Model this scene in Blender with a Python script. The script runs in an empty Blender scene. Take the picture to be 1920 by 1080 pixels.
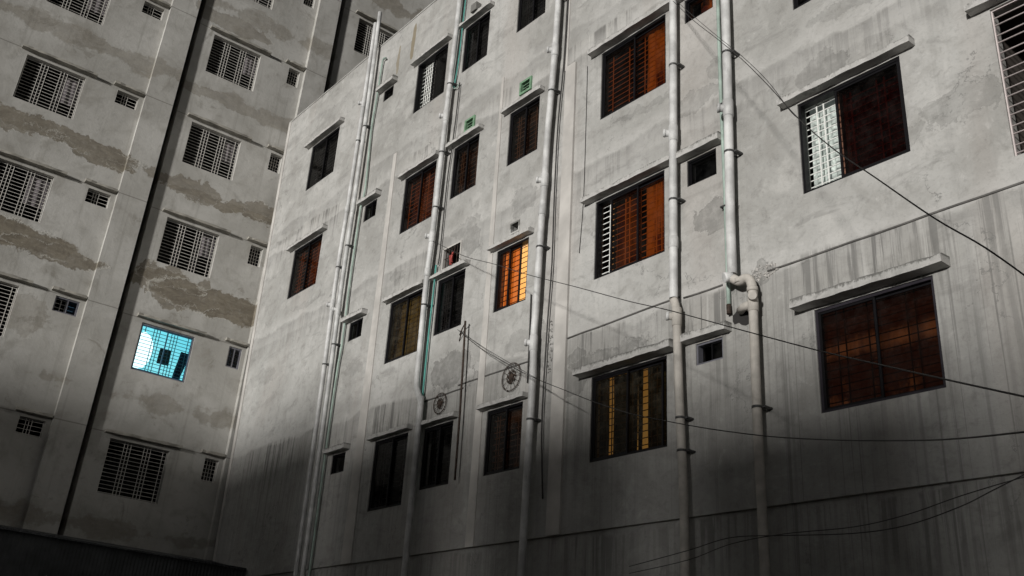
import bpy, math, random
from math import sin, cos, pi, radians
from mathutils import Vector, Matrix
random.seed(11)
SC = bpy.context.scene
COL = SC.collection

# ------------------------------------------------------------------ camera
F_PX = 1835.14
pitch, roll = radians(24.48), radians(5.0915)
fwd = Vector((0, cos(pitch), sin(pitch)))
up0 = Vector((0, -sin(pitch), cos(pitch)))
rt0 = Vector((1, 0, 0))
rgt = rt0 * cos(roll) + up0 * sin(roll)
upv = up0 * cos(roll) - rt0 * sin(roll)
cam_d = bpy.data.cameras.new("camera")
cam = bpy.data.objects.new("camera", cam_d)
COL.objects.link(cam)
cam_d.sensor_width = 36
cam_d.lens = 36 * F_PX / 1920
cam_d.clip_start = 0.05
cam_d.clip_end = 2000
CAMZ = 1.6
cam.matrix_world = Matrix(((rgt.x, upv.x, -fwd.x, 0), (rgt.y, upv.y, -fwd.y, 0), (rgt.z, upv.z, -fwd.z, CAMZ), (0, 0, 0, 1)))
SC.camera = cam

# ------------------------------------------------------------------ light: dim sky glow and one low lamp-like sun
HEAD, ELEV = radians(56), radians(4.5)
world = bpy.data.worlds.new("World")
SC.world = world
world.use_nodes = True
wn = world.node_tree
wn.nodes.clear()
sky = wn.nodes.new('ShaderNodeTexSky')
sky.sky_type = 'NISHITA'
sky.sun_disc = False
sky.sun_elevation = ELEV
sky.sun_rotation = radians(270) - HEAD
hsv = wn.nodes.new('ShaderNodeHueSaturation')
hsv.inputs['Saturation'].default_value = 0.12
bg = wn.nodes.new('ShaderNodeBackground')
bg.inputs['Strength'].default_value = 0.028
wo = wn.nodes.new('ShaderNodeOutputWorld')
wn.links.new(sky.outputs[0], hsv.inputs['Color'])
wn.links.new(hsv.outputs[0], bg.inputs['Color'])
wn.links.new(bg.outputs[0], wo.inputs['Surface'])
sd = bpy.data.lights.new("sun", 'SUN')
sd.energy = 3.3
sd.angle = radians(3.2)
sd.color = (1.0, 0.975, 0.93)
so = bpy.data.objects.new("sun", sd)
COL.objects.link(so)
so.location = (-30, -36, 20)
so.rotation_euler = Vector((cos(HEAD) * cos(ELEV), sin(HEAD) * cos(ELEV), -sin(ELEV))).to_track_quat('-Z', 'Y').to_euler()
SC.view_settings.view_transform = 'Standard'
SC.view_settings.look = 'None'
SC.view_settings.exposure = 0
SC.view_settings.gamma = 1

# ------------------------------------------------------------------ node helpers
class NT:
    def __init__(s, name):
        s.mat = bpy.data.materials.new(name)
        s.mat.use_nodes = True
        s.t = s.mat.node_tree
        s.t.nodes.clear()
        s.out = s.n('ShaderNodeOutputMaterial')
    def n(s, k): return s.t.nodes.new(k)
    def put(s, sock, v):
        if isinstance(v, bpy.types.NodeSocket): s.t.links.new(v, sock)
        elif isinstance(v, tuple) and len(v) == 3 and sock.type == 'RGBA': sock.default_value = (*v, 1)
        else: sock.default_value = v
    def m(s, op, a, b=0.0, c=0.0):
        n = s.n('ShaderNodeMath'); n.operation = op
        for i, v in enumerate((a, b, c)): s.put(n.inputs[i], v)
        return n.outputs[0]
    def add(s, a, b): return s.m('ADD', a, b)
    def sub(s, a, b): return s.m('SUBTRACT', a, b)
    def mul(s, a, b): return s.m('MULTIPLY', a, b)
    def mx(s, a, b): return s.m('MAXIMUM', a, b)
    def ab(s, a): return s.m('ABSOLUTE', a)
    def sm(s, v, lo, hi, a=0.0, b=1.0):
        n = s.n('ShaderNodeMapRange'); n.interpolation_type = 'SMOOTHSTEP'
        for i, x in enumerate((v, lo, hi, a, b)): s.put(n.inputs[i], x)
        return n.outputs[0]
    def obj(s): return s.n('ShaderNodeTexCoord').outputs['Object']
    def pos(s): return s.n('ShaderNodeNewGeometry').outputs['Position']
    def sep(s, v):
        n = s.n('ShaderNodeSeparateXYZ'); s.put(n.inputs[0], v); return n.outputs
    def comb(s, x, y, z):
        n = s.n('ShaderNodeCombineXYZ')
        for i, v in enumerate((x, y, z)): s.put(n.inputs[i], v)
        return n.outputs[0]
    def scale(s, v, k):
        n = s.n('ShaderNodeVectorMath'); n.operation = 'MULTIPLY'; s.put(n.inputs[0], v); n.inputs[1].default_value = k
        return n.outputs[0]
    def shift(s, v, k):
        n = s.n('ShaderNodeVectorMath'); n.operation = 'ADD'; s.put(n.inputs[0], v); n.inputs[1].default_value = k
        return n.outputs[0]
    def dot(s, v, k):
        n = s.n('ShaderNodeVectorMath'); n.operation = 'DOT_PRODUCT'; s.put(n.inputs[0], v); n.inputs[1].default_value = k
        return n.outputs['Value']
    def noise(s, v, sc, det=4.0, rough=0.55, dist=0.0):
        n = s.n('ShaderNodeTexNoise'); s.put(n.inputs['Vector'], v)
        n.inputs['Scale'].default_value = sc; n.inputs['Detail'].default_value = det
        n.inputs['Roughness'].default_value = rough; n.inputs['Distortion'].default_value = dist
        return n.outputs['Fac']
    def mix(s, f, a, b):
        n = s.n('ShaderNodeMix'); n.data_type = 'RGBA'
        s.put(n.inputs['Factor'], f); s.put(n.inputs[6], a); s.put(n.inputs[7], b)
        return n.outputs[2]
    def bump(s, h, dist=0.01, st=1.0):
        n = s.n('ShaderNodeBump'); n.inputs['Distance'].default_value = dist; n.inputs['Strength'].default_value = st
        s.put(n.inputs['Height'], h); return n.outputs[0]
    def bsdf(s, col, rough=0.9, metal=0.0, normal=None, emis=None, es=0.0, spec=0.3):
        n = s.n('ShaderNodeBsdfPrincipled')
        s.put(n.inputs['Base Color'], col); s.put(n.inputs['Roughness'], rough); s.put(n.inputs['Metallic'], metal)
        n.inputs['Specular IOR Level'].default_value = spec
        if normal is not None: s.put(n.inputs['Normal'], normal)
        if emis is not None:
            s.put(n.inputs['Emission Color'], emis); s.put(n.inputs['Emission Strength'], es)
        return n.outputs[0]
    def done(s, sh):
        s.t.links.new(sh, s.out.inputs['Surface']); return s.mat

def simple(name, col, rough=0.6, metal=0.0, var=0.25, sc=6.0, bump=0.0, emis=None, es=0.0, spec=0.3):
    t = NT(name); o = t.obj()
    f = t.noise(o, sc, 5)
    c = t.mix(t.sm(f, .3, .75), tuple(x * (1 - var) for x in col), tuple(min(1, x * (1 + var * .6)) for x in col))
    nrm = t.bump(t.noise(o, sc * 6, 4), 0.003, bump) if bump else None
    return t.done(t.bsdf(c, rough, metal, nrm, emis, es, spec))

def stain_mask(t, X, Z, warp1, warp2, items):
    """explicit old damp patches (x, z, rx, rz, strength) with ragged edges; returns patch, rim"""
    patch = rim = None
    for (cx, cz, rx, rz, st) in items:
        dx = t.mul(t.sub(t.add(X, warp1), cx), 1 / rx)
        dz = t.mul(t.sub(t.add(Z, warp2), cz), 1 / rz)
        d = t.add(t.mul(dx, dx), t.mul(dz, dz))
        p = t.mul(t.sm(d, 1.0, .82), st)
        patch = p if patch is None else t.mx(patch, p)
        r = t.mul(t.sm(t.ab(t.sub(d, 1.02)), .12, .0), st)
        rim = r if rim is None else t.mx(rim, r)
    return patch, rim

def mat_wall_pale():
    t = NT("pale_cement_plaster"); o = t.obj(); s = t.sep(o); X, Z = s[0], s[2]
    big = t.noise(o, .32, 6, .6, .6); mid = t.noise(o, 1.7, 8, .62, .3); fine = t.noise(o, 22, 4, .6)
    trow = t.noise(t.scale(o, (1.2, 1, 3.5)), .8, 8, .7, .8)
    c = t.mix(t.sm(big, .33, .68), (.32, .315, .30), (.47, .465, .45))
    c = t.mix(t.mul(t.sm(mid, .50, .66), .45), c, (.27, .262, .245))
    c = t.mix(t.mul(t.sm(mid, .46, .34), .45), c, (.53, .52, .50))
    c = t.mix(t.mul(t.sm(trow, .54, .66), .5), c, (.24, .235, .225))
    mot = t.noise(t.shift(o, (3, 0, 7)), 4.2, 9, .72, .5)
    c = t.mix(t.mul(t.sm(mot, .50, .68), .42), c, (.18, .175, .165))
    c = t.mix(t.mul(t.sm(mot, .44, .30), .5), c, (.56, .55, .535))
    c = t.mix(t.mul(t.sm(trow, .40, .28), .45), c, (.52, .515, .50))
    pink = t.noise(t.scale(o, (.6, 1, .12)), 1.1, 4)
    c = t.mix(t.mul(t.sm(pink, .52, .68), .35), c, (.40, .365, .34))
    # rain streaks hanging from the storey joints
    wj = t.mul(t.sub(t.noise(o, .55, 5), .5), .5)
    wv = t.sub(t.noise(t.scale(o, (1, 1, .3)), 7, 4), .5)
    st1 = t.noise(t.scale(o, (9, 1, .34)), 1, 6, .65, .4)
    st2 = t.noise(t.scale(o, (26, 1, .5)), 1, 4, .6)
    Zw = t.add(Z, wj)
    band = None
    for zj, dep, a in ((7.12, 1.5, 1.0), (10.2, .7, .45), (12.95, 1.0, .85), (4.0, 1.2, .7), (6.3, 2.4, .55)):
        b = t.mul(t.mul(t.sm(Zw, zj + .05, zj - .02), t.sm(t.add(Zw, t.mul(wv, 1.2)), zj - dep, zj - .25)), a)
        band = b if band is None else t.mx(band, b)
    xg = t.sm(t.noise(t.scale(o, (1, 1, .02)), .45, 3), .40, .60)
    band = t.mul(band, t.add(t.mul(xg, .75), .25))
    c = t.mix(t.mul(band, .28), c, (.36, .345, .32))
    c = t.mix(t.mul(t.mul(band, t.sm(st1, .49, .59)), .88), c, (.12, .118, .112))
    c = t.mix(t.mul(t.mul(band, t.sm(st1, .42, .33)), .6), c, (.56, .55, .53))
    c = t.mix(t.mul(t.mul(band, t.sm(st2, .58, .68)), .5), c, (.13, .128, .125))
    # long faint run marks everywhere
    c = t.mix(t.mul(t.sm(t.noise(t.scale(o, (5, 1, .09)), 1, 5, .6), .55, .72), .30), c, (.25, .245, .235))
    lowr = t.mul(t.sm(Z, 7.3, 6.4), t.sm(X, -8.2, -7.0, .45, 1.0))
    c = t.mix(t.mul(t.mul(t.sm(t.noise(t.scale(o, (20, 1, .10)), 1, 4, .6), .58, .66), lowr), .6), c, (.15, .147, .14))
    c = t.mix(t.mul(t.mul(t.sm(t.noise(t.shift(t.scale(o, (8, 1, .15)), (4, 0, 9)), 1, 5, .6), .54, .66), lowr), .45), c, (.20, .195, .185))
    # ragged day-joints in the plaster at each storey
    for zj, hi in ((7.08, .5), (10.22, .55), (12.62, .6), (13.3, .35), (9.9, .3), (16.4, .3)):
        wz = t.add(Z, t.mul(t.sub(t.noise(o, .8, 6, .6), .5), .7))
        e = t.sub(wz, zj)
        c = t.mix(t.mul(t.mul(t.sm(e, .0, .04), t.sm(e, .38, .04)), hi * .7), c, (.54, .53, .515))
        c = t.mix(t.mul(t.mul(t.sm(e, .0, -.03), t.sm(e, -.5, -.03)), hi * .55), c, (.25, .245, .24))
    # hairline cracks
    vo = t.n('ShaderNodeTexVoronoi'); vo.feature = 'DISTANCE_TO_EDGE'
    t.put(vo.inputs['Vector'], t.comb(t.add(t.mul(X, .55), t.mul(t.noise(o, 1.3, 6, .65), .9)), 0.0, t.add(t.mul(Z, .22), t.mul(t.noise(t.shift(o, (2, 0, 5)), 1.6, 6, .65), .5)))); vo.inputs['Scale'].default_value = 1.0
    crk = t.mul(t.sm(t.add(vo.outputs['Distance'], t.mul(t.ab(t.sub(t.noise(o, 3, 6), .5)), .05)), .008, .003), t.sm(t.noise(o, .4, 2), .48, .56))
    c = t.mix(t.mul(crk, .55), c, (.14, .14, .135))
    # damp patches
    w1 = t.mul(t.sub(t.noise(o, 2.2, 8, .7), .5), .95); w2 = t.mul(t.sub(t.noise(t.shift(o, (9, 0, 4)), 2.6, 8, .7), .5), .75)
    patch, rim = stain_mask(t, X, Z, w1, w2, [
        (-7.95, 8.25, .42, .28, .85), (-8.3, 10.35, .5, .2, .6), (-7.75, 10.75, .25, .22, .6), (-14.2, 7.35, .62, .36, .9),
        (-12.35, 10.2, .36, .3, .6), (-14.1, 10.25, .5, .2, .5), (-6.05, 9.75, .42, .3, .55), (-16.5, 9.95, .32, .12, .6),
        (-10.75, 6.55, .3, .45, .8), (-10.1, 6.62, .8, .16, .95), (-13.9, 10.0, .3, .45, .7), (-12.2, 7.4, .5, .2, .5),
        (-20.6, 10.5, .9, .07, .5), (-22.5, 12.9, 1.0, .08, .45), (-9.4, 10.75, .8, .07, .5), (-5.4, 10.6, .9, .14, .45), (-18.55, 15.85, .12, .6, .5), (-9.6, 6.7, .4, .1, .8), (-4.3, 8.4, .5, .25, .5), (-5.2, 8.3, .4, .2, .4),
        (-7.2, 7.12, .22, .16, .9), (-11.6, 7.2, .12, .5, .8), (-22.6, 9.0, .9, .2, .4), (-17.9, 8.2, .5, .16, .5)])
    pn = t.sm(t.noise(o, 5, 6, .7), .3, .6)
    c = t.mix(t.mul(patch, t.add(t.mul(pn, .45), .2)), c, (.15, .148, .14))
    c = t.mix(t.mul(rim, .35), c, (.52, .51, .49))
    # two rusty run-offs under the roof edge
    w3 = t.mul(t.sub(t.noise(t.scale(o, (1, 1, .4)), 3, 4), .5), .25)
    rp, _ = stain_mask(t, X, Z, w3, w3, [(-17.0, 16.35, .09, .55, 1.0), (-17.62, 16.15, .07, .45, .8)])
    c = t.mix(t.mul(rp, .8), c, (.22, .18, .11))
    c = t.mix(t.mul(t.sm(fine, .52, .72), .28), c, (.20, .20, .19))
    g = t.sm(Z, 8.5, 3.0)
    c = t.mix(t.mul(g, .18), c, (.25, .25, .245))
    h = t.add(t.add(t.mul(mid, 1.1), t.mul(fine, .22)), t.add(t.mul(patch, -.35), t.mul(big, 1.5)))
    h = t.add(h, t.mul(trow, .8))
    return t.done(t.bsdf(c, .93, 0, t.bump(h, .024, .75)))

UL = (0.82326103, 0.567663, 0.0)
def mat_wall_brown():
    t = NT("weathered_grey_plaster"); p = t.pos(); X = t.dot(p, UL); Z = t.sep(p)[2]; o = t.comb(X, 0.0, Z)
    big = t.noise(o, .45, 6, .6, .5); mid = t.noise(o, 1.6, 7, .6, .4); fine = t.noise(o, 14, 4, .6)
    c = t.mix(t.sm(big, .34, .66), (.38, .37, .345), (.52, .51, .485))
    c = t.mix(t.mul(t.sm(mid, .50, .70), .5), c, (.27, .255, .225))
    mot = t.noise(t.shift(o, (3, 0, 7)), 4.5, 9, .74, .5)
    c = t.mix(t.mul(t.sm(mot, .50, .72), .3), c, (.20, .19, .165))
    c = t.mix(t.mul(t.sm(mid, .40, .28), .35), c, (.43, .415, .385))
    runs = t.noise(t.scale(o, (6, 1, .2)), 1, 5, .6)
    c = t.mix(t.mul(t.sm(runs, .54, .70), .32), c, (.22, .21, .185))
    # brown algae bands along the floor slabs, with chalky rims
    n1 = t.noise(t.scale(o, (1, 1, .25)), .55, 5, .6); n2 = t.noise(o, 1.3, 8, .68, .4); n3 = t.noise(t.shift(o, (5, 0, 3)), .9, 4)
    n4 = t.noise(t.scale(o, (1, 1, 2.2)), 2.6, 9, .74, .7); n5 = t.noise(t.shift(o, (11, 0, 2)), 7, 6, .7)
    band = rim = None
    for zc, amp, th in ((5.2, .6, .25), (8.35, .55, .3), (11.42, 1.0, .50), (14.38, .9, .30), (17.4, .6, .30), (20.5, .6, .3), (23.5, .8, .4)):
        thick = t.mul(t.sm(n1, .36, .62, -.35, 1.25), th)
        ctr = t.mul(t.sub(n2, .5), .55)
        d = t.sub(t.add(thick, t.mul(t.sub(n4, .5), .55)), t.ab(t.add(t.sub(Z, zc), ctr)))
        soft = .03 if zc in (11.42, 14.38) else .12
        b = t.mul(t.sm(d, -.005, soft), amp)
        band = b if band is None else t.mx(band, b)
        if zc in (11.42, 14.38):
            r = t.mul(t.sm(t.ab(t.add(d, .01)), .030, .0), t.sm(n3, .48, .58))
            rim = r if rim is None else t.mx(rim, r)
    w1 = t.mul(t.sub(t.noise(o, 1.1, 8, .68), .5), 1.5); w2 = t.mul(t.sub(t.noise(t.shift(o, (6, 0, 1)), 1.6, 8, .68), .5), .75)
    pt2, rm2 = stain_mask(t, X, Z, w1, w2, [(1.0, 11.5, 2.8, .42, 1.0), (3.2, 11.35, 1.2, .25, .9), (2.2, 14.5, 2.3, .24, .9), (3.6, 14.2, .7, .16, .9), (7.3, 11.35, 1.9, .40, 1.0), (5.9, 11.6, 1.0, .2, 1.0),
        (6.9, 14.2, 1.6, .13, .9), (2.9, 9.7, .55, .5, .35), (3.0, 17.45, 2.4, .16, .5), (6.2, 17.4, 1.6, .2, .5), (6.0, 19.95, 1.2, .3, .6)])
    band = t.mx(t.mul(band, .8), t.mul(pt2, .95)); rim = t.mx(rim, t.mul(rm2, t.mul(t.sm(n3, .44, .54), t.sm(Z, 14.0, 13.0, .35, 1.0))))
    inner = t.mix(t.sm(n4, .35, .65), (.11, .088, .058), (.21, .18, .132))
    inner = t.mix(t.mul(t.sm(n5, .58, .68), .6), inner, (.34, .32, .28))
    c = t.mix(t.mul(band, t.sm(n5, .25, .5, .6, .9)), c, inner)
    c = t.mix(t.mul(rim, .7), c, (.60, .58, .53))
    for zc in (13.43, 16.46, 10.4, 19.5, 22.5, 7.4):
        e = t.ab(t.add(t.sub(Z, zc), t.mul(t.sub(t.noise(o, .7, 3), .5), .05)))
        c = t.mix(t.mul(t.sm(e, .022, .006), .55), c, (.12, .11, .095))
    pt = t.sm(t.noise(t.shift(o, (2, 0, 8)), 1.0, 7, .7, .6), .60, .66)
    c = t.mix(t.mul(pt, .45), c, (.20, .185, .155))
    h = t.add(t.mul(mid, 1.2), t.add(t.mul(fine, .25), t.add(t.mul(band, -.3), t.mul(rim, .5))))
    return t.done(t.bsdf(c, .93, 0, t.bump(h, .025, .6)))

def mat_slab():
    t = NT("mossy_cast_concrete"); o = t.obj(); s = t.sep(o)
    n = t.noise(o, 3.2, 7, .65); st = t.noise(t.scale(o, (16, 3, 9)), 1, 7, .78)
    c = t.mix(t.sm(n, .35, .65), (.40, .395, .38), (.53, .52, .505))
    top = t.sm(t.add(s[2], t.mul(t.sub(st, .5), .26)), .06, .105)
    c = t.mix(t.mul(top, .8), c, (.11, .108, .10))
    c = t.mix(t.mul(t.sm(n, .56, .68), .5), c, (.19, .185, .175))
    return t.done(t.bsdf(c, .95, 0, t.bump(t.noise(o, 30, 5, .7), .012, .8)))

def mat_glass(name, tint, refl=.12, rough=.06, dust=.04, dcol=(.18, .17, .16)):
    t = NT(name); o = t.obj()
    tr = t.n('ShaderNodeBsdfTransparent'); t.put(tr.inputs[0], tint)
    gl = t.n('ShaderNodeBsdfGlossy'); t.put(gl.inputs['Color'], (.8, .8, .8)); gl.inputs['Roughness'].default_value = rough
    df = t.n('ShaderNodeBsdfDiffuse'); t.put(df.inputs[0], dcol)
    lw = t.n('ShaderNodeLayerWeight'); lw.inputs[0].default_value = refl
    m1 = t.n('ShaderNodeMixShader'); t.put(m1.inputs[0], t.mul(lw.outputs['Fresnel'], .8))
    t.t.links.new(tr.outputs[0], m1.inputs[1]); t.t.links.new(gl.outputs[0], m1.inputs[2])
    m2 = t.n('ShaderNodeMixShader')
    t.put(m2.inputs[0], t.mul(t.sm(t.noise(o, 5, 8, .75), .35, .8), dust))
    t.t.links.new(m1.outputs[0], m2.inputs[1]); t.t.links.new(df.outputs[0], m2.inputs[2])
    return t.done(m2.outputs[0])

def mat_glow(name, c1, c2, st, sc=(2, 1, 1), lo=.35, hi=.65, base=(.3, .2, .1)):
    t = NT(name); o = t.obj()
    n = t.noise(t.scale(o, sc), 1, 4, .55)
    return t.done(t.bsdf(base, .9, 0, None, t.mix(t.sm(n, lo, hi), c1, c2), st))

M = {}
M['pale'] = mat_wall_pale(); M['brown'] = mat_wall_brown(); M['slab'] = mat_slab()
M['pil'] = simple("bare_render_strip", (.52, .50, .475), .9, 0, .22, 1.6, .6)
M['pil2'] = simple("warm_grey_render_strip", (.38, .365, .335), .92, 0, .25, 1.2, .6)
M['pvc'] = simple("white_plastic_pipe", (.60, .60, .595), .5, 0, .30, 3.5, 0.4, spec=.4)
M['pvcd'] = simple("dusty_plastic_pipe", (.50, .47, .43), .7, 0, .22, 5, .5)
M['clamp'] = simple("steel_clamp", (.10, .10, .10), .5, .5, .3)
M['green'] = simple("faded_green_pipe", (.36, .45, .40), .6, 0, .25, 4)
M['teal'] = simple("teal_pipe", (.10, .34, .30), .55, 0, .25, 4)
M['vgreen'] = simple("green_painted_frame", (.19, .33, .21), .6, 0, .3, 12)
M['rust'] = simple("rusty_iron", (.07, .05, .04), .8, .2, .5, 20, .6)
M['cable'] = simple("black_cable_sheath", (.045, .043, .042), .6, 0, .2, 8)
M['alu'] = simple("black_aluminium_frame", (.007, .0065, .008), .45, 0, .3, 5, spec=.25)
M['aluv'] = simple("dusty_violet_frame", (.030, .026, .034), .5, 0, .3, 5)
M['alu2'] = simple("grey_aluminium_frame", (.20, .20, .23), .4, .3, .2, 5, spec=.5)
M['dbar'] = simple("brown_silhouette_bar", (.09, .06, .045), .6, 0, .3, 9)  # bar colour darkened so the grille reads as a backlit silhouette
M['mauve'] = simple("dim_mauve_curtain", (.20, .18, .19), .9, 0, .35, 5)
M['bar'] = simple("cream_painted_bar", (.66, .64, .60), .5, 0, .15, 9)
M['barp'] = simple("pale_pink_painted_bar", (.62, .55, .54), .5, 0, .15, 9)
M['barw'] = simple("white_painted_bar", (.80, .81, .78), .5, 0, .1, 9)
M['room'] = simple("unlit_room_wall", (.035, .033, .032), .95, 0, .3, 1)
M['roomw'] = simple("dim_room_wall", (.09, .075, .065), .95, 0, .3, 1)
M['roof'] = simple("roof_concrete", (.28, .28, .27), .95, 0, .25, .8, .6)
M['tin'] = simple("dull_corrugated_tin", (.10, .105, .11), .55, .6, .35, 1.2, .3)
M['gbrown'] = mat_glass("brown_tinted_glass", (.40, .175, .062), .22, .05, .05)
M['gred'] = mat_glass("red_brown_glass", (.34, .15, .11), .25, .05, .05)
M['gdark'] = mat_glass("dark_tinted_glass", (.26, .17, .12), .25, .05, .06)
M['gdust'] = mat_glass("dusty_olive_glass", (.40, .32, .14), .22, .12, .30, (.13, .115, .085))
M['gblk'] = mat_glass("smoked_glass", (.12, .11, .11), .25, .05, .10, (.10, .10, .10))
M['gblue'] = mat_glass("blue_tinted_glass", (.10, .22, .36), .3, .05, .06, (.05, .10, .18))
M['gcyan'] = mat_glass("pale_cyan_glass", (.74, .96, .98), .1, .08, .02)
M['cur_or'] = mat_glow("orange_lit_curtain", (.03, .010, .002), (1.0, .50, .16), .30, (3.5, 1, 1.2), .40, .62, (.12, .04, .015))
M['cur_br'] = mat_glow("brown_lit_curtain", (.015, .006, .001), (.80, .44, .18), .10, (4, 1, .9), .42, .70, (.08, .035, .02))
M['cur_dk'] = mat_glow("dim_brown_curtain", (.004, .001, .0), (.60, .34, .15), .10, (2, 1, 2.5), .46, .74, (.06, .03, .02))
M['cur_ol'] = mat_glow("olive_curtain", (.35, .24, .06), (.60, .42, .12), .16, (5, 1, .6), .35, .7, (.10, .08, .03))
M['cur_wh'] = simple("white_lace_curtain", (.50, .55, .52), .9, 0, .5, 14, 0, (.62, .72, .68), .07)  # faint glow added to the lace colour
M['lit_peach'] = mat_glow("peach_lit_room_wall", (1, .62, .34), (1, .84, .62), .95, (1, 1, 1), .3, .7, (.5, .35, .2))
M['lit_yel'] = mat_glow("yellow_lit_room_wall", (1, .52, .20), (1, .74, .42), .20, (2, 1, .8), .3, .7, (.4, .3, .15))
M['lit_lilac'] = mat_glow("lilac_lit_room_wall", (.72, .66, .85), (.85, .82, .95), .75, (1, 1, 1), .3, .7, (.4, .4, .4))
M['lit_cyan'] = mat_glow("cyan_lit_room_wall", (.22, .62, .74), (.42, .86, .92), .66, (.8, 1, .8), .3, .7, (.3, .5, .5))
M['lamp'] = mat_glow("lit_ceiling_lamp", (.92, .97, 1), (1, 1, 1), 1.5, base=(.8, .8, .8))
M['lampw'] = mat_glow("warm_lamp_glass", (1, .86, .6), (1, .92, .75), 3.0, base=(.8, .8, .8))
M['navy'] = simple("navy_cloth", (.02, .05, .09), .9, 0, .3, 8)
M['greycl'] = simple("grey_cloth", (.05, .055, .05), .9, 0, .3, 8)
M['red'] = simple("red_cloth", (.36, .07, .06), .85, 0, .4, 14)
M['ground'] = simple("bare_earth", (.13, .12, .105), .95, 0, .35, .5, .8)
M['nb'] = simple("grey_shade_house_plaster", (.26, .255, .24), .92, 0, .2, .5, .5)  # plaster of the unseen houses added for shade

# ------------------------------------------------------------------ mesh helpers (local frame: x along the wall, y into the wall, z up)
class MB:
    def __init__(s): s.v = []; s.f = []; s.sm = []
    def quad(s, a, b, c, d):
        i = len(s.v); s.v += [a, b, c, d]; s.f.append((i, i + 1, i + 2, i + 3)); s.sm.append(False)
    def box(s, x0, x1, y0, y1, z0, z1):
        i = len(s.v)
        s.v += [(x0, y0, z0), (x1, y0, z0), (x1, y1, z0), (x0, y1, z0), (x0, y0, z1), (x1, y0, z1), (x1, y1, z1), (x0, y1, z1)]
        for q in ((0, 3, 2, 1), (4, 5, 6, 7), (0, 1, 5, 4), (1, 2, 6, 5), (2, 3, 7, 6), (3, 0, 4, 7)):
            s.f.append(tuple(i + k for k in q)); s.sm.append(False)
        return s
    def tube(s, pts, r, n=10, cap=True):
        pts = [Vector(p) for p in pts]; rings = []
        prev = None
        for k, p in enumerate(pts):
            a = pts[max(k - 1, 0)]; b = pts[min(k + 1, len(pts) - 1)]
            t = (b - a).normalized()
            if prev is None:
                ref = Vector((1, 0, 0)) if abs(t.x) < .8 else Vector((0, 1, 0))
                e1 = t.cross(ref).normalized()
            else:
                e1 = (prev - t * prev.dot(t)).normalized()
            prev = e1; e2 = t.cross(e1)
            i = len(s.v)
            rr = r[k] if isinstance(r, (list, tuple)) else r
            for j in range(n):
                an = 2 * pi * j / n
                s.v.append(tuple(p + (e1 * cos(an) + e2 * sin(an)) * rr))
            rings.append(i)
        for a, b in zip(rings, rings[1:]):
            for j in range(n):
                s.f.append((a + j, a + (j + 1) % n, b + (j + 1) % n, b + j)); s.sm.append(True)
        if cap:
            s.f.append(tuple(rings[0] + j for j in reversed(range(n)))); s.sm.append(False)
            s.f.append(tuple(rings[-1] + j for j in range(n))); s.sm.append(False)
        return s
    def build(s, name, mat, parent=None, loc=(0, 0, 0), label=None, **props):
        me = bpy.data.meshes.new(name); me.from_pydata(s.v, [], s.f)
        me.polygons.foreach_set('use_smooth', s.sm); me.materials.append(mat); me.update()
        return link(name, me, parent, loc, label, **props)

def link(name, me, parent=None, loc=(0, 0, 0), label=None, **props):
    o = bpy.data.objects.new(name, me); COL.objects.link(o)
    if parent is not None: o.parent = parent
    o.location = loc
    if label: o['label'] = label
    for k, v in props.items(): o[k] = v
    return o

def clone(o, parent, loc=None):
    c = o.copy(); COL.objects.link(c); c.parent = parent
    if loc is not None: c.location = loc
    for ch in list(o.children): clone(ch, c)
    return c

def curve_pts(pts, sub=4):
    """Catmull-Rom resampling"""
    P = [Vector(p) for p in pts]; out = []
    for i in range(len(P) - 1):
        a, b, c, d = P[max(i - 1, 0)], P[i], P[i + 1], P[min(i + 2, len(P) - 1)]
        for k in range(sub):
            t = k / sub
            out.append(.5 * ((2 * b) + (c - a) * t + (2 * a - 5 * b + 4 * c - d) * t * t + (3 * b - a - 3 * c + d) * t ** 3))
    out.append(P[-1]); return out

def wall_grid(x0, x1, z0, z1, holes, thick=.2):
    """front sheet with real openings and their reveals"""
    m = MB()
    xs = sorted({x0, x1, *[h[0] for h in holes], *[h[1] for h in holes]})
    zs = sorted({z0, z1, *[h[2] for h in holes], *[h[3] for h in holes]})
    for a, b in zip(xs, xs[1:]):
        for c, d in zip(zs, zs[1:]):
            mx, mz = (a + b) / 2, (c + d) / 2
            if any(h[0] < mx < h[1] and h[2] < mz < h[3] for h in holes): continue
            m.quad((a, 0, c), (b, 0, c), (b, 0, d), (a, 0, d))
    for a, b, c, d in holes:
        t = thick
        m.quad((a, 0, c), (a, t, c), (a, t, d), (a, 0, d)); m.quad((b, t, c), (b, 0, c), (b, 0, d), (b, t, d))
        m.quad((a, 0, c), (b, 0, c), (b, t, c), (a, t, c)); m.quad((a, t, d), (b, t, d), (b, 0, d), (a, 0, d))
    return m

def thing(name, label, cat, M4=None, loc=(0, 0, 0), group=None):
    o = bpy.data.objects.new(name, None); COL.objects.link(o); o.empty_display_size = .5
    if M4 is not None: o.matrix_world = M4
    else: o.location = loc
    o['label'] = label; o['category'] = cat
    if group: o['group'] = group
    return o

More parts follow.
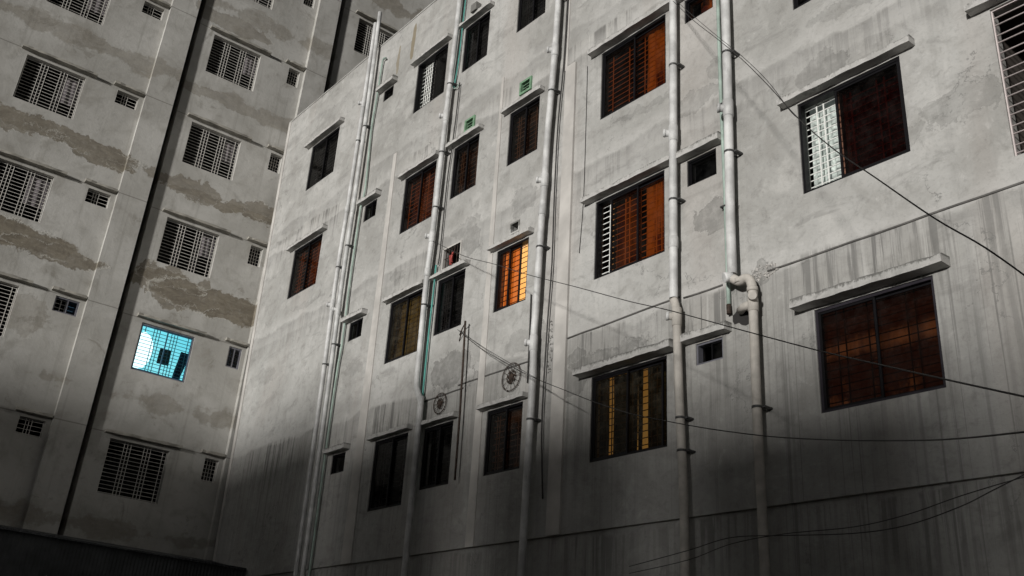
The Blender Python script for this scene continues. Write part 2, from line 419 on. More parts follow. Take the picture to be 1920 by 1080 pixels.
def slab_mesh(w, d=.2, h=.12, rag=.010):
    """cast sunshade with a slightly crumbled outline; x 0..w, y -d..0, z 0..h"""
    m = MB(); n = max(6, int(w / .12)); rnd = random.Random(int(w * 977 + d * 31 + h * 7))
    secs = []
    for k in range(n + 1):
        x = w * k / n
        j = lambda a=rag: (rnd.random() - .5) * 2 * a
        bite = rnd.random() ** 6 * .03
        i = len(m.v)
        m.v += [(x, .0, j(.003)), (x, -d + j(.4 * rag), j(.5 * rag)), (x, -d + j() + bite, h * .86 + j() - bite), (x, -d * .85 + j() + bite, h + j()), (x, .0, h * 1.05 + j())]
        secs.append(i)
    for a, b in zip(secs, secs[1:]):
        for k in range(4):
            m.f.append((a + k, a + k + 1, b + k + 1, b + k)); m.sm.append(False)
    m.f.append(tuple(secs[0] + k for k in range(5))); m.sm.append(False)
    m.f.append(tuple(secs[-1] + k for k in reversed(range(5)))); m.sm.append(False)
    return m

def grille_mb(w, h, vfr, pitch_z, y=0.0, t=.009, z0=.05):
    m = MB(); n = max(2, int(round((h - z0) / pitch_z)))
    for k in range(n):
        z = z0 + (h - 2 * z0) * k / (n - 1)
        m.box(0, w, y - .004, y + .004, z - t * .75, z + t * .75)
    for f in vfr:
        m.box(w * f - t, w * f + t, y - .014, y - .005, 0, h)
    return m

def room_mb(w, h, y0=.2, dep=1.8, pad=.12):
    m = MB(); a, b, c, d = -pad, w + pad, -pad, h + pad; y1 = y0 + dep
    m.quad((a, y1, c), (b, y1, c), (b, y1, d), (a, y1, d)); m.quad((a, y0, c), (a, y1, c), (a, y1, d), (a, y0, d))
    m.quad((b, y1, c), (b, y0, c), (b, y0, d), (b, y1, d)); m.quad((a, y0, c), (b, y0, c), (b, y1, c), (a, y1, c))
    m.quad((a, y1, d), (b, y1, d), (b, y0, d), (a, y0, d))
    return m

def sheet_mb(x0, x1, z0, z1, y, amp=.03, waves=6, ph=0.0, n=48):
    m = MB(); rows = 3
    for k in range(n + 1):
        x = x0 + (x1 - x0) * k / n
        for r in range(rows + 1):
            z = z0 + (z1 - z0) * r / rows
            m.v.append((x + .006 * sin(9 * z + k), y + amp * sin(2 * pi * waves * k / n + ph + .5 * r) * (1 - .3 * r / rows), z))
    for k in range(n):
        for r in range(rows):
            a = k * (rows + 1) + r; b = a + rows + 1
            m.f.append((a, b, b + 1, a + 1)); m.sm.append(True)
    return m

def frame_mb(w, h, t, y0, y1, x=0.0, z=0.0):
    m = MB()
    m.box(x, x + w, y0, y1, z, z + t); m.box(x, x + w, y0, y1, z + h - t, z + h)
    m.box(x, x + t, y0, y1, z + t, z + h - t); m.box(x + w - t, x + w, y0, y1, z + t, z + h - t)
    return m

# ------------------------------------------------------------------ facade frames
def frame_matrix(u, into, v, base, u0):
    p = base + u * u0
    return Matrix(((u.x, into.x, v.x, p.x), (u.y, into.y, v.y, p.y), (u.z, into.z, v.z, p.z), (0, 0, 0, 1)))
uR = Vector((0.6080061, -0.79393236, 0)).normalized()
vR = Vector((-0.0232984, -0.01784229, 0.99956933)).normalized()       # the pale block really leans
nR = uR.cross(vR).normalized()
DR = 9.8
baseR = Vector((0, 0, CAMZ)) - nR * DR - vR * 1.6
MR = frame_matrix(uR, -nR, vR, baseR, 0.0)
uL = Vector(UL).normalized(); vL = Vector((0, 0, 1)); nL = uL.cross(vL).normalized()
DL = 24.3
baseL = Vector((0, 0, 0)) - nL * DL

# ------------------------------------------------------------------ ground
g = MB(); g.quad((-600, -600, 0), (600, -600, 0), (600, 600, 0), (-600, 600, 0))
g.build('ground', M['ground'], None, kind='structure')

# ================================================================== the tall weathered block, in three sections split by movement joints
VF = (.02, .27, .325, .38, .60, .655, .71, .92, .985)
def tall_section(xa, xb, label, top=27.5):
    T = thing('tall_building', label, 'apartment block', frame_matrix(uL, -nL, vL, baseL, xa), group='sections of the tall weathered block')
    T['x0'] = xa
    return T

TOPS = [4.25, 7.275, 10.30, 13.31, 16.33, 19.36, 22.39, 25.4]
protoL = {}
def window_L(T, kind, x, ztop):
    w, h = {'big': (1.45, 1.30), 'vent': (.56, .39), 'tall': (.36, .57)}[kind]
    X = x - T['x0']; Z = ztop - h
    if kind in protoL:
        return clone(protoL[kind], T, (X, 0, Z))
    # the "window" part is the thin plaster rebate frame; the bars, sill and room hang below it
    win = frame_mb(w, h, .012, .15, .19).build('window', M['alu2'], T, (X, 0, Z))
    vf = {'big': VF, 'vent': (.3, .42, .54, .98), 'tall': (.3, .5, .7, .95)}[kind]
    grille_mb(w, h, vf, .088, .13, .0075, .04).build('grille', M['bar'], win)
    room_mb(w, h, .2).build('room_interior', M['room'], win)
    protoL[kind] = win
    return win

def sunshade_L(T, x, w, ztop):
    key = 'sl%.2f' % w
    if key not in protoL:
        m = slab_mesh(w, .16, .075, .010); me = m.build('sunshade', M['brown_slab'], T, (0, 0, 0)); protoL[key] = me.data
        o = me
    else:
        o = link('sunshade', protoL[key], T)
    o.location = (x - T['x0'], 0, ztop)
    return o
M['brown_slab'] = simple("stained_cast_concrete", (.34, .325, .29), .95, 0, .35, 3, .8)

def sliding_L(T, kind, x, ztop, lit):
    w, h = {'big': (1.37, 1.25), 'vent': (.56, .39), 'tall': (.36, .57)}[kind]
    X = x - T['x0']; Z = ztop - h
    fm = M['alu2']
    win = frame_mb(w, h, .03 if kind == 'big' else .035, .03, .10).build('window', fm, T, (X, 0, Z), label='lit cyan sliding window' if lit else 'small window with blue glass')
    gl = M['gcyan'] if lit else M['gblue']
    if kind == 'vent':
        pairs = [(.52, .97, .05)]
    elif kind == 'tall':
        pairs = [(.03, .52, .05), (.48, .97, .075)]
    else:
        pairs = [(.015, .52, .05), (.50, .985, .075)]
    for a, b, y in pairs:
        sw = (b - a) * w
        frame_mb(sw, h * .94, .028, y - .01, y + .01, a * w, h * .03).build('sash', M['sashblue'] if lit else fm, win)
        mb = MB(); mb.quad((a * w + .02, y, h * .05), (b * w - .02, y, h * .05), (b * w - .02, y, h * .95), (a * w + .02, y, h * .95))
        mb.build('pane', gl, win)
    vf = VF if kind == 'big' else (.3, .5, .98)
    grille_mb(w, h, vf, .088, .135, .0085, .04).build('grille', M['gridblue'] if lit else M['bar'], win)
    room_mb(w, h, .2, 1.6 if lit else 1.8, .5 if lit else .12).build('room_interior', M['lit_cyan'] if lit else M['room'], win)
    return win
M['sashblue'] = simple("blue_grey_aluminium", (.03, .10, .17), .4, .2, .2, 5)
M['gridblue'] = simple("shaded_blue_bar", (.05, .16, .22), .6, 0, .2, 5)

secs = [(-7.0, 4.89, 'weathered grey apartment block at the far left, with the two leftmost window columns'),
        (5.06, 9.035, 'middle section of the weathered block, the one with the lit cyan window'),
        (9.23, 19.0, 'rear section of the weathered block rising behind the roof of the pale building')]
for si, (xa, xb, lab) in enumerate(secs):
    T = tall_section(xa, xb, lab)
    cols = {0: [('big', -4.6), ('vent', -1.9), ('big', 1.19), ('vent', 3.47)], 1: [('big', 5.52), ('tall', 7.88)], 2: [('big', 9.80), ('vent', 12.1), ('big', 14.2)]}[si]
    holes = []; jobs = []
    for kind, x in cols:
        w, h = {'big': (1.45, 1.30), 'vent': (.56, .39), 'tall': (.36, .57)}[kind]
        for zt in TOPS:
            zz = zt + (.04 if kind != 'big' else 0)
            if si == 2 and zt < 16: continue
            if si == 0 and x < 0 and zt > 19: continue
            sl = None
            if si == 1 and kind == 'big' and abs(zt - 10.30) < .1: sl = True; w2, h2 = 1.37, 1.25; xx = x + .05
            elif si == 1 and kind == 'tall' and abs(zt - 10.30) < .1: sl = False; w2, h2, xx = w, h, x
            elif si == 0 and kind == 'vent' and x > 0 and abs(zt - 10.30) < .1: sl = False; w2, h2, xx = w, h, x
            else: w2, h2, xx = w, h, x
            holes.append((xx - xa, xx - xa + w2, zz - h2, zz)); jobs.append((kind, xx, zz, sl, w2))
    W = wall_grid(0, xb - xa, 0, 27.5, holes).build('wall', M['brown'], T)
    sh = MB(); L_ = xb - xa
    sh.quad((0, 9, 0), (0, 0, 0), (0, 0, 27.5), (0, 9, 27.5)); sh.quad((L_, 0, 0), (L_, 9, 0), (L_, 9, 27.5), (L_, 0, 27.5))
    sh.quad((L_, 9, 0), (0, 9, 0), (0, 9, 27.5), (L_, 9, 27.5))
    sh.build('side_and_back_walls', M['brown'], T)
    rf = MB(); rf.box(-.02, L_ + .02, -.05, 9.05, 27.5, 27.75); rf.build('roof', M['roof'], T)
    pw = {0: (4.155, 4.89), 1: (8.35, 9.035), 2: (12.85, 13.6)}[si]
    m = MB()
    z = 0.0; rnd = random.Random(si)
    while z < 27.4:                                   # column strip cast in lifts, each a few mm off the one below
        z2 = min(z + 3.025, 27.45); o_ = rnd.uniform(-.006, .006)
        m.box(pw[0] - xa + o_, pw[1] - xa - .002, -.16 + o_, .0, z, z2); z = z2
    m.build('pilaster', M['brown'], T)
    for kind, x, zt, sl, w2 in jobs:
        if sl is None:
            wv = window_L(T, kind, x, zt)
            if kind == 'big' and (round(zt, 2), si) in ((16.33, 0), (19.36, 0), (16.33, 1), (13.31, 1), (19.36, 1), (13.31, 0), (22.39, 2)):
                f0 = .66 + .1 * ((int(zt * 7) + si) % 3); zl = .35 + .15 * ((int(zt) + si) % 3)
                sheet_mb(f0 * 1.45, 1.50, zl, 1.35, .30, .02, 3, zt, 24).build('curtain', M['mauve'], wv)
        else: sliding_L(T, kind, x, zt, sl)
        ext = {'big': (.17, .24), 'vent': (.14, .10), 'tall': (.16, .10)}[kind]
        sunshade_L(T, x - ext[0], w2 + ext[0] + ext[1], zt + (.10 if kind == 'big' else .09))

# a lamp, a hanging box-shaped cloth and trousers in the cyan room
def PL(x, y, z): return baseL + uL * x - nL * y + vL * z
Mcy = lambda x, y, z: Matrix.Translation(PL(x, y, z)) @ Matrix(((uL.x, -nL.x, 0, 0), (uL.y, -nL.y, 0, 0), (0, 0, 1, 0), (0, 0, 0, 1)))
lamp = thing('room_lamp', 'glaring white lamp behind the left half of the cyan window', 'lamp', Mcy(5.82, .55, 9.78))
m = MB(); m.tube([(0, 0, -.50), (0, 0, -.45), (0, 0, -.3), (0, 0, 0), (0, 0, .25), (0, 0, .40), (0, 0, .46)], [.05, .16, .25, .30, .25, .14, .05], 18)
m.build('lamp_shade', M['lamp'], lamp)
m = MB(); m.tube([(0, 0, .42), (0, 0, .9)], .012, 6); m.build('cord', M['cable'], lamp)
tr = sheet_mb(-.12, .12, -.50, .24, 0, .02, 3, .4, 24)
for i, (x, y, z) in enumerate(tr.v):                  # two trouser legs of unequal length hanging askew
    k = max(0, (.1 - z)) * .18
    tr.v[i] = (x * (1 - .45 * max(0, -z)) - k, y, z + (.10 if x > .02 and z < -.5 else 0))
o = tr.build('hanging_trousers', M['navy'], None); o.matrix_world = Mcy(6.86, .24, 9.66)
o['label'] = 'dark blue trousers hanging inside the lit cyan window'; o['category'] = 'trousers'
o = sheet_mb(-.15, .15, -.30, .12, 0, .012, 2, 1, 16).build('hanging_cloth', M['greycl'], None); o.matrix_world = Mcy(6.36, .24, 9.74)
o['label'] = 'small dark grey cloth hanging left of the trousers in the cyan window'; o['category'] = 'cloth'

# ================================================================== the pale leaning building
B = thing('leaning_building', 'pale grey five storey apartment building leaning slightly, with brown glazed windows and white drainpipes', 'apartment building', MR)
WR = [  # x0, x1, z0, z1, style
    (-21.77, -20.28, 14.09, 15.47, 'dark'), (-21.83, -20.33, 10.95, 12.34, 'brown_ladder'),
    (-16.65, -15.42, 14.10, 15.46, 'open_grille'), (-16.63, -15.41, 10.99, 12.37, 'brown_bars'), (-16.64, -15.43, 8.01, 9.37, 'olive'), (-16.62, -15.43, 5.0, 6.38, 'dark'),
    (-14.79, -13.89, 14.27, 15.46, 'black'), (-14.79, -13.91, 11.14, 12.36, 'brown_dim'), (-14.91, -14.0, 8.19, 9.36, 'smoked'), (-14.9, -13.98, 5.2, 6.35, 'dark'),
    (-12.92, -12.03, 14.28, 15.46, 'black'), (-12.94, -12.04, 11.15, 12.34, 'brown_dim'), (-13.04, -12.13, 8.16, 9.38, 'lit_orange'), (-13.0, -12.04, 5.2, 6.32, 'brown_dim'),
    (-10.38, -8.87, 14.1, 15.45, 'dark'), (-10.38, -8.87, 11.0, 12.38, 'orange_right'), (-10.43, -8.91, 8.01, 9.41, 'orange_gap'), (-10.42, -8.88, 5.05, 6.37, 'lit_slits'),
    (-6.47, -4.98, 14.1, 15.45, 'dark'), (-6.45, -4.96, 11.0, 12.38, 'dark'), (-6.49, -4.98, 8.03, 9.42, 'lace'), (-6.45, -4.90, 5.06, 6.38, 'brown_patchy'),
    (-3.83, -2.25, 7.46, 9.44, 'open_cage'), (-3.83, -2.25, 11.0, 12.4, 'dark'),
    (-18.13, -17.69, 15.15, 15.45, 'tiny'), (-18.33, -17.79, 11.90, 12.34, 'tiny_glass'), (-18.31, -17.74, 8.92, 9.36, 'tiny_glass'), (-18.3, -17.75, 5.95, 6.36, 'tiny'),
    (-8.46, -7.88, 11.92, 12.38, 'tiny_warm'), (-8.46, -7.90, 8.92, 9.36, 'tiny'), (-8.35, -7.88, 6.09, 6.40, 'tiny_open'),
]
VENTS = [(-12.62, -12.33, 12.64, 12.88, 'green'), (-14.41, -14.13, 12.60, 12.84, 'green'), (-12.66, -12.44, 9.62, 9.80, 'grey'), (-14.79, -14.22, 9.56, 9.99, 'bars')]
holes = [w[:4] for w in WR] + [v[:4] for v in VENTS]
ROOF = 17.08
XL, XRt = -23.6, 4.5
hm = [h for h in holes if h[3] > 4.06]
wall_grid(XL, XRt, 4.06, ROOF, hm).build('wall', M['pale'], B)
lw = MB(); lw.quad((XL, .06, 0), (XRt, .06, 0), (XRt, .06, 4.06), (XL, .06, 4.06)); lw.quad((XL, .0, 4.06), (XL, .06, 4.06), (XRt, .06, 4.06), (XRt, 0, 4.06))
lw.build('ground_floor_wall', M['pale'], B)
sh = MB()
sh.quad((XL + .55, 10, 0), (XL, 0, 0), (XL, 0, ROOF), (XL + .55, 10, ROOF)); sh.quad((XRt, 0, 0), (XRt, 10, 0), (XRt, 10, ROOF), (XRt, 0, ROOF)); sh.quad((XRt, 10, 0), (XL + .55, 10, 0), (XL + .55, 10, ROOF), (XRt, 10, ROOF))
sh.build('side_and_back_walls', M['pale'], B)
rf = MB(); rf.quad((XL, .15, ROOF - .6), (XRt, .15, ROOF - .6), (XRt, 9.9, ROOF - .6), (XL + .55, 9.9, ROOF - .6)); rf.build('roof', M['roof'], B)
cp_ = MB(); n = 60
for k in range(n):                                    # parapet coping, slightly uneven
    a = XL + (XRt - XL) * k / n; b = XL + (XRt - XL) * (k + 1) / n; h = random.uniform(.0, .012)
    cp_.box(a, b, -.012 - random.uniform(0, .006), .14, ROOF, ROOF + .035 + h)
cp_.build('parapet_coping', M['pale'], B)
# thin storey ledge and shallow render strips that stand proud of the wall
def strip(x0, x1, z0, z1, w, x0t=None, x1t=None):
    m = MB(); a, b = (x0 if x0t is None else x0t), (x1 if x1t is None else x1t)
    m.quad((x0, -w, z0), (x1, -w, z0), (b, -w, z1), (a, -w, z1)); m.quad((x0, 0, z0), (x0, -w, z0), (a, -w, z1), (a, 0, z1))
    m.quad((x1, -w, z0), (x1, 0, z0), (b, 0, z1), (b, -w, z1)); m.quad((a, -w, z1), (b, -w, z1), (b, 0, z1), (a, 0, z1))
    return m
strip(-23.6, -23.46, 4.06, ROOF, .02).build('corner_strip', M['pil'], B)
strip(-17.36, -16.98, 4.06, 13.28, .022, -17.25, -17.12).build('pilaster', M['pil'], B)
strip(-13.33, -13.10, 4.06, 13.35, .018, -13.27, -13.2).build('pilaster', M['pil'], B)
strip(-11.28, -10.98, 4.06, 12.55, .045, -11.28, -11.02).build('pilaster', M['pil'], B)
strip(-11.36, -11.27, 12.5, ROOF, .02).build('pilaster', M['pil'], B)
m = MB()
for a, b, z, tl in ((-13.9, -11.72, 6.99, 0), (-11.0, -8.62, 7.16, .005), (-8.55, -7.85, 7.15, 0), (-7.1, -3.6, 7.12, .0), (-15.0, -13.75, 6.9, 0)):
    k = max(3, int((b - a) / .3))
    m.tube([(a + (b - a) * i / k, -.003, z + tl * i + random.uniform(-.006, .006)) for i in range(k + 1)], .016, 6)
m.build('joint_ledge', simple("dark_joint_filler", (.13, .125, .12), .9, 0, .3, 5), B)

VFR = (.13, .20, .40, .47, .72, .79, .96)
def pane_mb(a, b, h, y, pad=.03):
    mb = MB(); mb.quad((a + pad, y, pad), (b - pad, y, pad), (b - pad, y, h - pad), (a + pad, y, h - pad)); return mb
def window_R(x0, x1, z0, z1, style):
    w, h = x1 - x0, z1 - z0
    tiny = style.startswith('tiny')
    ft = .028 if tiny else .036
    if style in ('open_cage',):
        win = frame_mb(w, h, .015, .03, .06).build('window', M['barp'], B, (x0, 0, z0), label='unglazed opening with pink-white security bars')
        mb = MB()
        k = int(h / .1)
        z = .06
        while z < h - .03:
            for dz in (0, .10):
                if z + dz < h - .02: mb.tube([(0, .05, z + dz), (w, .05, z + dz)], .010, 5)
            z += .245
        for f in (.37, .40, .72, .75): mb.tube([(w * f, .04, .01), (w * f, .04, h)], .013, 5)
        mb.build('grille', M['barp'], win)
        room_mb(w, h, .2, 2.2).build('room_interior', M['roomw'], win); return
    win = frame_mb(w, h, ft, .02, .12).build('window', {'tiny_open': M['alu2'], 'brown_patchy': M['aluv']}.get(style, M['alu']), B, (x0, 0, z0))
    glass = {'dark': 'gblk', 'brown_ladder': 'gbrown', 'open_grille': 'gblk', 'brown_bars': 'gbrown', 'olive': 'gdust', 'black': 'gblk', 'brown_dim': 'gdark',
             'smoked': 'gblk', 'lit_orange': 'gbrown', 'orange_right': 'gbrown', 'orange_gap': 'gbrown', 'lit_slits': 'gdust', 'lace': 'gred', 'brown_patchy': 'gdark',
             'tiny': 'gblk', 'tiny_glass': 'gdark', 'tiny_warm': 'gbrown', 'tiny_open': 'gdark'}[style]
    gap = {'open_grille': (.52, 1), 'orange_gap': (.20, 1), 'lit_orange': (0, .70), 'lace': (.36, 1), 'lit_slits': (0, .93), 'tiny_open': (.5, 1)}.get(style, (0, 1))
    a, b = ft + (w - 2 * ft) * gap[0], ft + (w - 2 * ft) * gap[1]
    full = gap == (0, 1) or gap[1] - gap[0] > .75 or style == 'lit_orange'
    if tiny and style != 'tiny_glass': parts = [(a, b, .06)]
    elif full or style == 'orange_gap':
        mid = (a + b) / 2; parts = [(a, mid + .03, .045), (mid - .03, b, .085)]
    else: parts = [(a, b, .045), (a + .04, b, .085)]
    for (p, q, y) in parts:
        frame_mb(q - p, h - 2 * ft, .030 if not tiny else .018, y - .012, y + .012, p, ft).build('sash', M['alu'], win)
        mb = MB(); mb.quad((p + .03, y, ft + .03), (q - .03, y, ft + .03), (q - .03, y, h - ft - .03), (p + .03, y, h - ft - .03))
        mb.build('pane', M[glass], win)
    # security bars behind the glass
    if not tiny:
        vf = {'brown_bars': (.06, .34, .42, .62, .9), 'lit_orange': (.08, .3, .55, .8, .88), 'orange_right': (.10, .36, .44, .60, .76, .97), 'orange_gap': (.13, .36, .42, .58, .80, .87)}.get(style, VFR)
        grille_mb(w, h, vf, .098, .165, .008 if style not in ('orange_gap', 'open_grille', 'lace') else .0095, .05).build('grille', M['barw'] if style in ('orange_gap', 'open_grille', 'lace') else (M['dbar'] if style in ('brown_patchy', 'lit_orange', 'lit_slits', 'olive') else M['bar']), win)
        if style == 'open_grille':
            g2 = MB()
            for f in (.20, .265, .33, .395, .46): g2.box(w * f - .014, w * f + .014, .148, .156, .08, h - .06)
            g2.build('grille_slats', M['barw'], win)
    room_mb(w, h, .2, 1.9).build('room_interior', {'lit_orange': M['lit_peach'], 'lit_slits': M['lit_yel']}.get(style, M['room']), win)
    cur = {'brown_ladder': [('cur_br', .35, 1.0)], 'brown_bars': [('cur_br', .0, 1.0)], 'olive': [('cur_ol', 0, 1)], 'brown_dim': [('cur_dk', 0, 1)],
           'lit_orange': [('cur_or2', -.05, .24), ('cur_or2', .30, .50), ('cur_or2', .52, .66)], 'orange_right': [('cur_or', .56, 1.05)], 'orange_gap': [('cur_br', .15, .5), ('cur_or', .56, 1.05)],
           'lit_slits': [('drape', -.12, .075), ('drape', .115, .455), ('drape', .478, .540), ('drape', .590, .885), ('drape', .898, 1.12)],
           'lace': [('cur_wh', 0, .38), ('cur_rd', .36, 1.05)], 'brown_patchy': [('cur_pt', -.05, 1.05)], 'tiny_warm': [('cur_or', .2, 1)]}.get(style, [])
    for k, (mt, p, q) in enumerate(cur):
        sheet_mb(p * w, q * w, -.05, h + .05, .27 + .03 * (k % 2), .022, max(1.5, (q - p) * w * 7), k).build('curtain', M[mt], win)
    return win
M['cur_or2'] = mat_glow("amber_backlit_curtain", (.95, .46, .12), (1.0, .60, .20), 1.0, (6, 1, .5), .3, .7, (.4, .16, .03))
M['cur_rd'] = simple("dark_red_curtain", (.26, .09, .06), .9, 0, .4, 3)
M['drape'] = simple("heavy_olive_drape", (.035, .030, .016), .95, 0, .3, 6)
def mat_patchy():
    t = NT("dim_patchy_glow_curtain"); o = t.obj(); s = t.sep(o); n = t.noise(o, 3.2, 7, .7, .5)
    z = t.add(s[2], t.mul(t.sub(n, .5), .28))
    b1 = t.mul(t.sm(z, .66, .80), t.sm(z, 1.0, .84)); b2 = t.mul(t.mul(t.sm(z, .05, .15), t.sm(z, .5, .2)), t.sm(n, .5, .66))
    b3 = t.mul(t.sm(n, .60, .72), .5)
    f = t.mx(t.mx(b1, t.mul(b2, .7)), b3)
    return t.done(t.bsdf((.08, .04, .03), .9, 0, None, t.mix(t.mul(f, t.sm(t.noise(t.scale(o, (9, 1, .3)), 1, 3), .35, .6, .35, 1.0)), (.085, .030, .016), (.80, .38, .17)), .24))  # orange glow patches and fold shading put into the curtain's emission
M['cur_pt'] = mat_patchy()
for spec in WR: window_R(*spec)
# bright slit at the right of the lowest wide window
m = MB(); m.quad((-8.985, .50, 6.02), (-8.90, .50, 6.02), (-8.90, .50, 6.34), (-8.985, .50, 6.34))

for x0, x1, z0, z1, st in WR:                         # a cast sunshade over every window
    w = x1 - x0
    if w < .7: e0, e1, h, d = .16, .16, .115, .16
    elif w > 1.45: e0, e1, h, d = .22, .22, .10, .15
    else: e0, e1, h, d = .14, .14, .085, .14
    if z1 < 6.45 and w > 1.45: h, d = .125, .20
    slab_mesh(w + e0 + e1, d, h, .012).build('sunshade', M['slab'], B, (x0 - e0, 0, z1 + .03))
# broken brick stub on one sunshade, close to the roof
MB().box(-14.45, -14.25, -.14, 0, 15.63, 15.83).build('brick_stub', M['slab'], B)

for x0, x1, z0, z1, st in VENTS:
    w, h = x1 - x0, z1 - z0
    if st == 'green':
        v = frame_mb(w + .06, h + .06, .045, -.035, .05, -.03, -.03).build('vent', M['vgreen'], B, (x0, 0, z0), label='green framed ventilator')
        for k in range(3): MB().box(.015, w - .015, .01, .03, .04 + k * .07, .055 + k * .07).build('louvre', M['vgreen'], v)
    elif st == 'grey':
        v = frame_mb(w + .05, h + .05, .03, -.015, .05, -.025, -.025).build('vent', M['slab'], B, (x0, 0, z0))
    else:
        v = frame_mb(w + .06, h + .06, .035, -.02, .05, -.03, -.03).build('vent', M['pil'], B, (x0, 0, z0), label='barred ventilator')
        g_ = MB()
        for k in range(6): g_.tube([(.05 + k * (w - .1) / 5, .02, 0), (.05 + k * (w - .1) / 5, .02, h)], .010, 6)
        g_.tube([(0, .02, h * .55), (w, .02, h * .55)], .008, 6); g_.build('grille', M['rust'], v)
    room_mb(w, h, .2, .6, .05).build('shaft', M['room'], v)

# wrought iron rosettes above two of the lower windows
def rosette(x, z, r):
    m = MB()
    ring = lambda rr, tt, cx=0, cz=0, a0=0, a1=2 * pi, n=28: m.tube([(cx + rr * cos(a0 + (a1 - a0) * k / n), -.03, cz + rr * sin(a0 + (a1 - a0) * k / n)) for k in range(n + 1)], tt, 5)
    ring(r, .005); ring(r * .93, .004); ring(r * .45, .007)
    for k in range(12):
        a = 2 * pi * k / 12; m.tube([(r * .45 * cos(a), -.03, r * .45 * sin(a)), (r * cos(a), -.03, r * sin(a))], .004, 5)
    for k in range(7):
        a = 2 * pi * k / 7; ring(r * .15, .010, r * .26 * cos(a), r * .26 * sin(a), a, a + 4.6, 12)
    m.tube([(0, .0, 0), (0, -.04, 0)], .05, 10)
    for k in range(4):
        a = pi / 4 + pi / 2 * k; m.tube([(r * cos(a), -.03, r * sin(a)), (r * cos(a), .01, r * sin(a))], .008, 5)
    m.build('rosette', M['rust'], B, (x, 0, z), label='wrought iron rosette')
rosette(-12.36, 6.80, .25)
rosette(-14.42, 6.74, .2)

# ------------------------------------------------------------------ drainpipes
def pipe(path, r, w, mat, clamps=(), caps=(), couple=(), capdir=(-.75, -.66, .1), label=None, sub=3):
    P = curve_pts([(u, -w, z) for u, z in path], sub)
    p = MB().tube(P, r, 14).build('drainpipe', mat, B, label=label)
    def at(z):
        best = min(range(len(P) - 1), key=lambda i: 0 if (P[i].z - z) * (P[i + 1].z - z) <= 0 else 1 + abs(P[i].z - z))
        a, b = P[best], P[best + 1]; t = 0 if a.z == b.z else max(0, min(1, (z - a.z) / (b.z - a.z)))
        return a.lerp(b, t)
    for z in clamps:
        c = at(z); m = MB(); m.tube([c + Vector((0, 0, -.016)), c + Vector((0, 0, .016))], r * 1.10, 14)
        m.box(c.x + r * .8, c.x + r + .05, -.0 - w * .9, .0, z - .012, z + .012); m.box(c.x - .012, c.x + .012, -w + r * .8, 0, z - .01, z + .01)
        m.build('pipe_clamp', M['clamp'], p)
    for z in couple:
        c = at(z); MB().tube([c + Vector((0, 0, -.09)), c + Vector((0, 0, -.085)), c + Vector((0, 0, .085)), c + Vector((0, 0, .09))], [r, r * 1.16, r * 1.16, r], 14).build('coupling', mat, p)
    for z in caps:
        c = at(z); d = Vector(capdir).normalized()
        m = MB(); m.tube([c + Vector((0, 0, -.14)), c + Vector((0, 0, -.13)), c + Vector((0, 0, .13)), c + Vector((0, 0, .14))], [r, r * 1.17, r * 1.17, r], 14)
        m.tube([c, c + d * (r + .05)], r * .85, 14); m.build('coupling', mat, p)
        MB().tube([c + d * (r + .045), c + d * (r + .05), c + d * (r + .082), c + d * (r + .088)], [r * .8, r * 1.05, r * 1.05, r * .95], 16).build('cleanout_cap', M['pvc'], p)
    return p
pipe([(-18.64, 18.12), (-18.60, 15.5), (-18.62, 12.45), (-18.65, 11.3), (-18.66, 9.8), (-18.62, 7.9), (-18.6, 3.0)], .052, .15, M['pvc'], (11.35, 8.9, 14.6), (9.75,), (12.3,), label='taller of the paired white drainpipes')
pipe([(-18.80, 17.86), (-18.83, 15.6), (-18.90, 12.6), (-18.96, 11.2), (-18.97, 9.9), (-18.93, 7.8), (-18.9, 3.0)], .052, .15, M['pvc'], (10.9, 8.5, 14.3), (9.95, 15.4), (12.4,), label='shorter of the paired white drainpipes')
pipe([(-14.90, 17.7), (-14.92, 15.4), (-14.98, 13.8), (-15.01, 12.4), (-15.04, 10.9), (-15.06, 10.2), (-15.10, 9.4), (-15.09, 8.2), (-15.08, 7.35), (-15.05, 7.12), (-14.90, 6.86), (-14.87, 6.6), (-14.86, 3.0)], .058, .15, M['pvc'], (14.0, 11.0, 8.85, 12.3), (10.35, 13.2), (9.55,), label='white drainpipe with a kink near the barred ventilator')
pipe([(-11.42, 17.7), (-11.46, 14.3), (-11.50, 12.8), (-11.58, 11.2), (-11.60, 10.1), (-11.63, 9.3), (-11.65, 8.0), (-11.67, 7.3), (-11.64, 6.6), (-11.66, 5.0), (-11.68, 2.5)], .060, .15, M['pvc'], (12.1, 8.95, 5.9, 14.2), (7.2, 10.25, 13.0), (9.65,), label='white drainpipe right of the lit orange window')
pipe([(-8.55, 17.7), (-8.56, 14), (-8.58, 11.0), (-8.60, 9.0), (-8.61, 7.35), (-8.61, 7.12)], .062, .15, M['pvc'], (11.1, 8.7), (9.85,), (8.0,), label='white drainpipe right of the tall orange windows')
pipe([(-8.61, 7.10), (-8.56, 6.92), (-8.55, 6.6), (-8.53, 5.8), (-8.49, 4.9), (-8.46, 4.1), (-8.45, 2.0)], .060, .15, M['pvcd'], (5.35, 4.9), (6.82,), label='dusty lower run of drainpipe')
pipe([(-7.47, 17.7), (-7.49, 14), (-7.51, 11.0), (-7.53, 9.2), (-7.55, 8.0), (-7.55, 7.16)], .066, .17, M['pvc'], (10.75, 9.05, 12.5), (9.78,), label='white drainpipe ending in an elbow')
